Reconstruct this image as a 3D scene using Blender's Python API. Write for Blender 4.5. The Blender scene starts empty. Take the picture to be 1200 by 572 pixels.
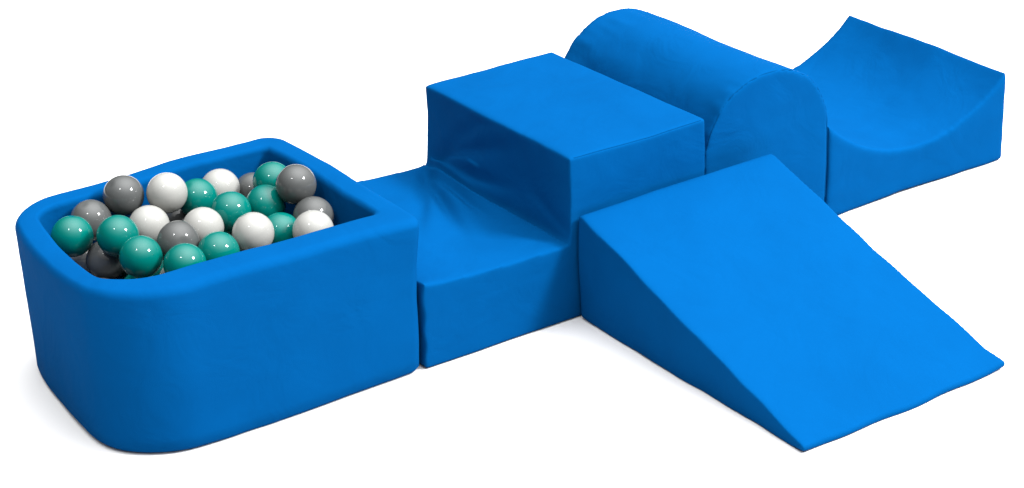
import bpy, bmesh, numpy as np, math
from mathutils import Matrix, Vector, noise
scene=bpy.context.scene
col=scene.collection
# ---------------- camera
C=[-3.7189,-5.1942,3.2713,0.9634,0.4322,-0.0285,2.4195,0.4003,-0.1116]
cf=np.array([math.cos(C[3])*math.cos(C[4]),math.sin(C[3])*math.cos(C[4]),-math.sin(C[4])])
r_=np.cross(cf,[0,0,1]); r_/=np.linalg.norm(r_); u_=np.cross(r_,cf)
cr=r_*math.cos(C[5])+u_*math.sin(C[5]); cu=-r_*math.sin(C[5])+u_*math.cos(C[5])
cp=np.array(C[:3])
def ray(u,v):
    d=cf+cr*(u-600-C[7]*100)/(C[6]*1000)-cu*(v-286-C[8]*100)/(C[6]*1000)
    return d
cam=bpy.data.cameras.new("camera"); camo=bpy.data.objects.new("camera",cam); col.objects.link(camo)
M=Matrix(((cr[0],cu[0],-cf[0],cp[0]),(cr[1],cu[1],-cf[1],cp[1]),(cr[2],cu[2],-cf[2],cp[2]),(0,0,0,1)))
camo.matrix_world=M
cam.sensor_width=36; cam.lens=36*C[6]*1000/1200
cam.shift_x=-C[7]*100/1200; cam.shift_y=C[8]*100/1200; cam.clip_end=500
scene.camera=camo
scene.view_settings.view_transform='Standard'; scene.view_settings.look='None'; scene.view_settings.exposure=0

# ---------------- materials
def N(nt,t,**k):
    n=nt.nodes.new(t)
    for a,b in k.items(): setattr(n,a,b)
    return n
def fabric(name,base,dark):
    m=bpy.data.materials.new(name); m.use_nodes=True; nt=m.node_tree; L=nt.links
    b=nt.nodes["Principled BSDF"]; b.inputs["Roughness"].default_value=.88
    b.inputs["Specular IOR Level"].default_value=.01
    tc=N(nt,"ShaderNodeTexCoord")
    n1=N(nt,"ShaderNodeTexNoise"); n1.inputs["Scale"].default_value=3.5; n1.inputs["Detail"].default_value=4
    L.new(tc.outputs["Object"],n1.inputs["Vector"])
    mx=N(nt,"ShaderNodeMixRGB"); mx.inputs[1].default_value=dark; mx.inputs[2].default_value=base
    mr=N(nt,"ShaderNodeMapRange"); mr.inputs[1].default_value=.3; mr.inputs[2].default_value=.6
    L.new(n1.outputs["Fac"],mr.inputs[0]); L.new(mr.outputs[0],mx.inputs[0]); L.new(mx.outputs[0],b.inputs["Base Color"])
    n2=N(nt,"ShaderNodeTexNoise"); n2.inputs["Scale"].default_value=5; n2.inputs["Detail"].default_value=3; n2.inputs["Distortion"].default_value=1.2
    L.new(tc.outputs["Object"],n2.inputs["Vector"])
    n3=N(nt,"ShaderNodeTexNoise"); n3.inputs["Scale"].default_value=380
    L.new(tc.outputs["Object"],n3.inputs["Vector"])
    b1=N(nt,"ShaderNodeBump"); b1.inputs["Strength"].default_value=.27; b1.inputs["Distance"].default_value=.02
    L.new(n2.outputs["Fac"],b1.inputs["Height"])
    b2=N(nt,"ShaderNodeBump"); b2.inputs["Strength"].default_value=.45; b2.inputs["Distance"].default_value=.0012
    L.new(n3.outputs["Fac"],b2.inputs["Height"]); L.new(b1.outputs[0],b2.inputs["Normal"]); L.new(b2.outputs[0],b.inputs["Normal"])
    return m
BLUE=fabric("blue_cotton_cover",(.0001,.0490,.166,1),(.0001,.0455,.155,1))
SEAM=fabric("blue_seam_thread",(.0001,.037,.126,1),(.0001,.034,.116,1))
def plastic(name,c,rough):
    m=bpy.data.materials.new(name); m.use_nodes=True; nt=m.node_tree; L=nt.links
    b=nt.nodes["Principled BSDF"]; b.inputs["Roughness"].default_value=rough
    b.inputs["IOR"].default_value=1.5
    b.inputs["Specular IOR Level"].default_value=.27
    tc=N(nt,"ShaderNodeTexCoord"); n=N(nt,"ShaderNodeTexNoise"); n.inputs["Scale"].default_value=14; n.inputs["Detail"].default_value=3
    L.new(tc.outputs["Object"],n.inputs["Vector"])
    mx=N(nt,"ShaderNodeMixRGB"); mx.inputs[1].default_value=[x*.88 for x in c]+[1]; mx.inputs[2].default_value=list(c)+[1]
    L.new(n.outputs["Fac"],mx.inputs[0]); L.new(mx.outputs[0],b.inputs["Base Color"])
    bp=N(nt,"ShaderNodeBump"); bp.inputs["Strength"].default_value=.06; bp.inputs["Distance"].default_value=.01
    L.new(n.outputs["Fac"],bp.inputs["Height"]); L.new(bp.outputs[0],b.inputs["Normal"])
    return m
TEAL=plastic("teal_plastic",(.0003,.104,.088),.06); WHITE=plastic("white_plastic",(.25,.25,.238),.08); GREY=plastic("grey_plastic",(.060,.063,.063),.06)

gm=bpy.data.materials.new("white_floor"); gm.use_nodes=True; nt=gm.node_tree
b=nt.nodes["Principled BSDF"]; b.inputs["Roughness"].default_value=.9; b.inputs["Specular IOR Level"].default_value=.1
n=N(nt,"ShaderNodeTexNoise"); n.inputs["Scale"].default_value=1.5
mx=N(nt,"ShaderNodeMixRGB"); mx.inputs[1].default_value=(.57,.57,.57,1); mx.inputs[2].default_value=(.59,.59,.59,1)
nt.links.new(n.outputs["Fac"],mx.inputs[0]); nt.links.new(mx.outputs[0],b.inputs["Base Color"])

# ---------------- helpers
def link(o,parent=None):
    col.objects.link(o)
    if parent: o.parent=parent
    return o
def mesh_obj(name,verts,faces,mat,parent=None,smooth=True):
    me=bpy.data.meshes.new(name); me.from_pydata([tuple(map(float,v)) for v in verts],[],faces); me.update()
    me.materials.append(mat)
    if smooth: me.polygons.foreach_set("use_smooth",[True]*len(me.polygons))
    return link(bpy.data.objects.new(name,me),parent)
def wob(p,amp=.004,seed=0.,k=.14):
    v=Vector((p[0]*3.1+seed,p[1]*3.1,p[2]*3.1)); a=noise.noise_vector(v)*amp
    v=Vector((p[0]*12+seed,p[1]*12,p[2]*12)); a+=noise.noise_vector(v)*amp*k
    return a
def thing(name,label,cat,loc):
    e=bpy.data.objects.new(name,None); e.empty_display_size=.1; e.location=loc; col.objects.link(e)
    e["label"]=label; e["category"]=cat
    return e
def prism(profile,axis,a0,a1):
    vs=[];n=len(profile)
    for a in (a0,a1):
        for p in profile: vs.append((p[0],a,p[1]) if axis=='y' else (a,p[0],p[1]))
    fs=[tuple(range(n)),tuple(range(2*n-1,n-1,-1))]+[(i,i+n,(i+1)%n+n,(i+1)%n) for i in range(n)]
    return vs,fs
def foam(name,vs,fs,parent,disp,voxel=.012,smooth=4):
    me=bpy.data.meshes.new("tmp"); me.from_pydata(vs,[],fs)
    bm=bmesh.new(); bm.from_mesh(me); bmesh.ops.recalc_face_normals(bm,faces=bm.faces); bmesh.ops.triangulate(bm,faces=bm.faces); bm.to_mesh(me); bm.free()
    o=bpy.data.objects.new("tmp",me); col.objects.link(o)
    r=o.modifiers.new("r",'REMESH'); r.mode='VOXEL'; r.voxel_size=voxel
    s=o.modifiers.new("s",'SMOOTH'); s.factor=.5; s.iterations=smooth
    dg=bpy.context.evaluated_depsgraph_get(); me2=bpy.data.meshes.new_from_object(o.evaluated_get(dg))
    bpy.data.objects.remove(o)
    for v in me2.vertices:
        v.co=Vector(disp(v.co))
        if v.co.z<.002: v.co.z=.002
    me2.name=name; me2.materials.clear(); me2.materials.append(BLUE)
    me2.polygons.foreach_set("use_smooth",[True]*len(me2.polygons)); me2.update()
    o=bpy.data.objects.new(name,me2); col.objects.link(o)
    return o
def setp(o,parent):
    o.parent=parent; o.matrix_parent_inverse=Matrix.Translation(-Vector(parent.location))
def tube(name,pts,parent,disp,rad=.002,step=.015,closed=False):
    P=[Vector(p) for p in pts]; out=[]
    if closed: P.append(P[0])
    for a,b_ in zip(P[:-1],P[1:]):
        k=max(1,int((b_-a).length/step))
        for i in range(k): out.append(a.lerp(b_,i/k))
    if not closed: out.append(P[-1])
    out=[Vector(disp(p)) for p in out]; n=len(out); vs=[];fs=[]
    for i,p in enumerate(out):
        t=(out[min(i+1,n-1)]-out[max(i-1,0)]).normalized()
        s=t.cross(Vector((.3,.5,.8))).normalized(); w=t.cross(s)
        for k in range(6):
            a=k*math.pi/3; vs.append(p+(s*math.cos(a)+w*math.sin(a))*rad)
    for i in range(n-1):
        for k in range(6): fs.append((i*6+k,i*6+(k+1)%6,(i+1)*6+(k+1)%6,(i+1)*6+k))
    o=mesh_obj(name,vs,fs,SEAM); setp(o,parent); return o

# ---------------- ground
g=mesh_obj("ground",[(-150,-150,0),(150,-150,0),(150,150,0),(-150,150,0)],[(0,1,2,3)],gm,smooth=False); g["kind"]="structure"

W=.9125;L=.5818;S=.606;H=.6
def g1(x,w): return math.exp(-min((x/w)**2,60))
# ---------------- stair block
st=thing("stair_block","blue fabric-covered two-step foam stair block beside ball pit","play block",(0,W/2,0))
rf=.02
prof=[(-S,.003),(L,.003),(L,H),(0,H)]
cx,cz=-rf,.283+rf
for i in range(7):
    a=math.radians(0-90*i/6); prof.append((cx+rf*math.cos(a),cz+rf*math.sin(a)))
prof+=[(-S,.315)]
vs,fs=prism(prof,'y',0,W)
def sd(p):
    x,y,z=p; q=Vector((x,y,z))+wob(p,.007,3.,.24)
    f=math.sin(math.pi*min(max(y/W,0),1))
    d=max(0,1-math.hypot(x+.01,z-.29)/.24)
    q.x-=.028*d*d*(.5+f)
    if x<-.01 and z>.2: q.z+=.022*d*d*(.3+f)
    if -.5<x<.04 and .2<z<.57 :
        s=W-y; u=x+(.0 if z<.32 else -(z-.3))
        for (k,s0,am,w) in ((.10,.0,.020,.024),(.36,.0,.024,.030),(.70,.03,.012,.036)):
            dd=u+.03+k*(s-s0); env=g1(s-.26,.26)*(1-g1(s,.07))
            a=-am*g1(dd,w)*env+am*.6*g1(dd-.06,w*1.3)*env
            q.z+=a*(1 if z<.4 else .05); q.x-=a*(.25 if z>.3 else .1)
        s=y
        for (k,am,w) in ((.35,.007,.028),):
            dd=u+.03+k*s; env=g1(s-.12,.12)
            a=-am*g1(dd,w)*env; q.z+=a; q.x-=a*.5*(z>.3)
    if z>.55: q.z+=.008*f*math.sin(math.pi*min(max(x/L,0),1))
    if z>.2 and x<0: q.z-=.007*g1(y,.08)*math.sin(math.pi*min(max(-x/S,0),1))
    if x<-S+.08 and y<.1: 
        q.x-=.003*math.sin(z*55)*g1(y,.03); q.z+=.006*g1(x+S,.05)*g1(y,.05)*(z>.25)
    return q
o=foam("cover",vs,fs,st,sd,voxel=.0085,smooth=8); setp(o,st)
e=.0045
tube("seam",[(.02,e,H-e),(L-.02,e,H-e)],st,sd)

# ---------------- ramp
r0,r1,yr,hr,R=.015,.882,-.012,.396,1.165
rp=thing("ramp","blue fabric-covered foam wedge ramp leaning against stair block","ramp",((r0+r1)/2,yr-R/2,0))
prof=[(yr,.003),(yr,hr),(yr-.02,hr),(yr-R+.006,.026),(yr-R,.003)]
vs,fs=prism(prof,'x',r0,r1)
def rd(p):
    x,y,z=p; q=Vector((x,y,z))+wob(p,.0065,9.,.16)
    t=min(max((yr-y)/R,0),1)
    q.z-=.004*math.sin(math.pi*t)*(z/(hr*(1-t)+.02))
    ed=g1(x-r0,.03)+g1(x-r1,.03)
    q.x+=.0045*noise.noise(Vector((y*8,z*5,4.)))*ed
    top=g1(z-hr*(1-t),.03)
    q.z+=.004*noise.noise(Vector((y*6+x*2,3.,8.)))*ed*top
    if t>.93: 
        k=(t-.93)/.07; ed=max(0,1-min(abs(x-r0),abs(x-r1))/.06)
        q.z+=(.006 if x>.45 else .004)*ed*k; q.x+=(.017 if x>.45 else -.004)*ed*k
        q.y+=.003*math.sin(x*23)*k
    return q
o=foam("cover",vs,fs,rp,rd,voxel=.0075,smooth=7); setp(o,rp)
tube("seam",[(r0+e,yr-.04,hr-.018),(r0+e,yr-R+.06,.036)],rp,rd)

# ---------------- arch block
xa,Ra,va,ya=.931,.300,.377,.0653
ar=thing("arch_block","blue fabric-covered foam block with half-round top between other blocks","play block",(xa,ya+W/2,0))
arc=[(xa+Ra*math.cos(t),va+Ra*math.sin(t)) for t in np.linspace(0,math.pi,61)]
prof=[(xa-Ra,.003),(xa+Ra,.003)]+arc
vs,fs=prism(prof,'y',ya,ya+W)
def ad(p):
    q=Vector(p)+wob(p,.007,15.,.2)
    f=math.sin(math.pi*min(max((p[1]-ya)/W,0),1)); q.z-=.006*f*(p[2]>.4)
    th=math.atan2(p[2]-va,p[0]-xa) if p[2]>va else 0
    rad=Vector((p[0]-xa,0,max(p[2]-va,0))); 
    if rad.length>.15:
        rad.normalize(); pk=1.0*g1(p[1]-ya-.03,.04)+1.6*g1(p[1]-ya-W+.08,.09)
        q+=rad*(.0034*noise.noise(Vector((th*7,p[1]*6,2.)))*pk)
        q+=rad*(.003*noise.noise(Vector((th*3,p[1]*1.6,7.))))
    return q
o=foam("cover",vs,fs,ar,ad,voxel=.011,smooth=7); setp(o,ar)
e2=.0052
tube("seam",[(xa+Ra-e2,ya+e2,.1)]+[(xa+(Ra-e2)*math.cos(t),ya+e2,va+(Ra-e2)*math.sin(t)) for t in np.linspace(0,math.pi,61)],ar,ad,rad=.0025)

# ---------------- wave block
x0,x1,yw,hw=1.238,2.188,.062,.380
wv=thing("concave_block","blue fabric-covered foam block with scooped concave top","play block",((x0+x1)/2,yw+W/2,0))
sag=.190; hc=(x1-x0)/2-.010; RR=(hc*hc+sag*sag)/(2*sag); xm=(x0+x1)/2; zc=hw-sag+RR; aa=math.asin(hc/RR)
arc=[(xm+RR*math.sin(t),zc-RR*math.cos(t)) for t in np.linspace(aa,-aa,61)]
prof=[(x0,.003),(x1,.003),(x1,hw)]+arc+[(x0,hw)]
vs,fs=prism(prof,'y',yw,yw+W)
def wd(p): return Vector(p)+wob(p,.009,21.,.22)
o=foam("cover",vs,fs,wv,wd,voxel=.010,smooth=5); setp(o,wv)

# ---------------- ball pit
pit=thing("ball_pit","blue fabric-covered foam ball pit with thick rounded walls","ball pit",(-1.15,.48,0))
CR=[(-.618,-.005,.04),(-.618,.985,.08),(-1.612,.955,.17),(-1.645,-.002,.22)]
ES=[.95,.95,.78,1.30]
def outline(ins,nseg=16,nedge=22):
    P=[Vector((x,y)) for x,y,r in CR]; n=4
    Q=[]
    for i in range(n):
        a,b_,d=P[i-1],P[i],P[(i+1)%n]
        e1=(b_-a).normalized(); e2_=(d-b_).normalized()
        n1=Vector((-e1.y,e1.x)); n2=Vector((-e2_.y,e2_.x))
        h1=ins*ES[i-1]; h2=ins*ES[i]
        det=n1.x*n2.y-n1.y*n2.x
        Q.append(b_+Vector(((h1*n2.y-h2*n1.y)/det,(n1.x*h2-n2.x*h1)/det)))
    out=[];segs=[]
    for i in range(n):
        a,b_,d=Q[i-1],Q[i],Q[(i+1)%n]; r=max(CR[i][2]-ins*.9,.025)
        e1=(b_-a).normalized(); e2_=(d-b_).normalized(); ang=math.acos(max(-1,min(1,e1.dot(e2_))))
        t=r*math.tan(ang/2); s=b_-e1*t; n1=Vector((-e1.y,e1.x)); cen=s+n1*r
        pts=[]
        for k in range(nseg+1):
            th=ang*k/nseg; v=-n1; pts.append(cen+Vector((v.x*math.cos(th)-v.y*math.sin(th),v.x*math.sin(th)+v.y*math.cos(th)))*r)
        segs.append(pts)
    for i in range(n):
        out+=segs[i]; a=segs[i][-1]; b_=segs[(i+1)%n][0]
        for k in range(1,nedge): out.append(a.lerp(b_,k/nedge))
    return out
def pd(p):
    x,y,z=p; q=Vector(p)+wob(p,.009,31.,.18)
    w=min(max((-x-1.05)/.55,0),1)**1.5
    q.x-=.055*w*(1-min(1,((y-.44)/.47)**2))
    if x>-.8: q.x+=.026*(z/.55)**2+.012*(z/.55)**2*(1-min(1,((y-.5)/.48)**2))
    q.z+=.020*(z/.55)**2*g1(min(0,.1-y),.22)*min(max((-x-.65)/.5,0),1)
    return q
prof=[(.03,.002),(.008,.006),(0,.02)]+[(0,.02+.48*i/14) for i in range(1,15)]
T=.104; zt=.548; rr=.028
prof=[p for p in prof if p[1]<zt-rr-.01]
for i in range(0,9):
    a=math.radians(180-90*i/8); prof.append((rr+rr*math.cos(a),zt-rr+rr*math.sin(a)))
prof+=[(T/2,zt+.0005)]
ri=.020
for i in range(0,9):
    a=math.radians(90-90*i/8); prof.append((T-ri+ri*math.cos(a),zt-ri+ri*math.sin(a)))
prof+=[(T,.49-.33*i/8) for i in range(0,9)]
prof+=[(T+.03,.15),(T+.15,.15),(T+.21,.15)]
rings=[[pd((p.x,p.y,z)) for p in outline(ins)] for ins,z in prof]
n=len(rings[0]); vs=[v for r in rings for v in r]; fs=[]
for i in range(len(rings)-1):
    for k in range(n): fs.append((i*n+k,i*n+(k+1)%n,(i+1)*n+(k+1)%n,(i+1)*n+k))
fs.append(tuple((len(rings)-1)*n+k for k in range(n))); fs.append(tuple(reversed(range(n))))
o=mesh_obj("cover",vs,fs,BLUE); setp(o,pit)

# ---------------- balls
RB=.0685
def ballmesh(name,mat):
    bm=bmesh.new(); bmesh.ops.create_uvsphere(bm,u_segments=40,v_segments=24,radius=RB)
    for v in bm.verts:
        z=v.co.z/RB
        if abs(z)<.02: v.co*=1.006
        if z>.985: v.co.z-=.0025
    me=bpy.data.meshes.new(name); bm.to_mesh(me); bm.free(); me.materials.append(mat)
    me.polygons.foreach_set("use_smooth",[True]*len(me.polygons)); return me
BM={'t':ballmesh("teal_ball",TEAL),'w':ballmesh("white_ball",WHITE),'g':ballmesh("grey_ball",GREY)}
vis=[(85,277,'t',.48),(107,257,'g',.44),(143,229,'g',.47),(138,277,'t',.48),(175,264,'w',.46),(197,227,'w',.49),(209,283,'g',.49),(165,301,'t',.49),
(238,267,'w',.49),(271,248,'t',.48),(258,221,'w',.43),(297,273,'w',.48),(256,296,'t',.47),(311,240,'t',.49),(322,212,'t',.45),(353,217,'g',.49),
(367,270,'w',.40),(333,271,'t',.41),(217,310,'t',.47),(294,224,'g',.36),(371,252,'g',.36),(228,236,'t',.30),(213,256,'g',.34),(125,304,'g',.40),(100,308,'w',.38)]
pos=[];colr=[];fixr=[]
for u,v,c,z in vis:
    d=ray(u,v); t=(z-cp[2])/d[2]; pos.append(cp+t*d); colr.append(c); fixr.append(d/np.linalg.norm(d))
nv=len(pos)
rng=np.random.RandomState(4)
k=0
for zz in (.30,.22):
    for iy in range(7):
        for ix in range(7):
            x=-1.50+ix*.143+(.07 if iy%2 else 0)+(0.05 if zz<.3 else 0); y=.25+iy*.118
            if x>-.82 or y>.80: continue
            if x<-1.4 and (y<.3 or y>.75): continue
            pos.append(np.array([x,y,zz])+rng.uniform(-.008,.008,3)); colr.append("twg"[rng.randint(3)]); fixr.append(None)
pos=np.array(pos); P0=pos.copy()
inner=[Vector(v[:]) for v in rings[-6]]
poly=np.array([(v.x,v.y) for v in inner])
for it in range(500):
    for i in range(nv):
        d=fixr[i]; w=pos[i]-P0[i]; off=w-d*(w@d); pos[i]-=off*.4
        pos[i]-= (w@d)*d*.01
    D=pos[:,None]-pos[None]; dist=np.linalg.norm(D,axis=2)+np.eye(len(pos))*9
    I,J=np.where(dist<2*RB)
    for i,j in zip(I,J):
        if i<j:
            o_=(2*RB-dist[i,j]); dv=D[i,j]/dist[i,j]
            wi,wj=(.5,.5)
            if i<nv<=j: wi,wj=.05,.95
            pos[i]+=dv*o_*wi*.8; pos[j]-=dv*o_*wj*.8
    for i in range(len(pos)):
        dd=poly-pos[i,:2]; m=np.linalg.norm(dd,axis=1); q=m.argmin()
        nx=poly[(q+1)%len(poly)]-poly[q-1]; nrm=np.array([-nx[1],nx[0]]); nrm/=np.linalg.norm(nrm)
        s=(pos[i,:2]-poly[q])@nrm
        if s<RB: pos[i,:2]+=nrm*(RB-s)*.7
        if pos[i,2]<.15+RB: pos[i,2]=.15+RB
nm={'t':'teal','w':'white','g':'grey'}
for i,(p,c) in enumerate(zip(pos,colr)):
    o=bpy.data.objects.new("play_ball",BM[c]); o.location=p; o.rotation_euler=rng.uniform(0,6.28,3)
    o["label"]="glossy %s plastic play ball inside the blue ball pit"%nm[c]; o["category"]="ball"; o["group"]="balls in the ball pit"
    col.objects.link(o)

# ---------------- light
w=bpy.data.worlds.new("World"); scene.world=w; w.use_nodes=True; nt=w.node_tree; LK=nt.links
bg=nt.nodes["Background"]
tc=N(nt,"ShaderNodeTexCoord"); vm=N(nt,"ShaderNodeVectorMath",operation='DOT_PRODUCT'); l=Vector((.24,-.14,.96)).normalized(); vm.inputs[1].default_value=l
LK.new(tc.outputs["Generated"],vm.inputs[0])
mxx=N(nt,"ShaderNodeMath",operation='MAXIMUM'); mxx.inputs[1].default_value=0; LK.new(vm.outputs["Value"],mxx.inputs[0])
pw=N(nt,"ShaderNodeMath",operation='POWER'); pw.inputs[1].default_value=3.6; LK.new(mxx.outputs[0],pw.inputs[0])
ml=N(nt,"ShaderNodeMath",operation='MULTIPLY_ADD'); ml.inputs[1].default_value=9.0; ml.inputs[2].default_value=.04; LK.new(pw.outputs[0],ml.inputs[0])
LK.new(ml.outputs[0],bg.inputs["Strength"]); bg.inputs["Color"].default_value=(1,1,1,1)
def area(name,loc,tgt,size,power):
    a=bpy.data.lights.new(name,'AREA'); a.shape='SQUARE'; a.size=size; a.energy=power
    o=bpy.data.objects.new(name,a); o.location=loc; o.rotation_euler=(Vector(tgt)-Vector(loc)).to_track_quat('-Z','Y').to_euler(); col.objects.link(o)
area("softbox_lamp",(4.6,-5.6,7.4),(0,.3,0),2.0,2050)
area("strip_lamp",(-3.0,-.6,4.2),(-1,.5,.4),.35,34)
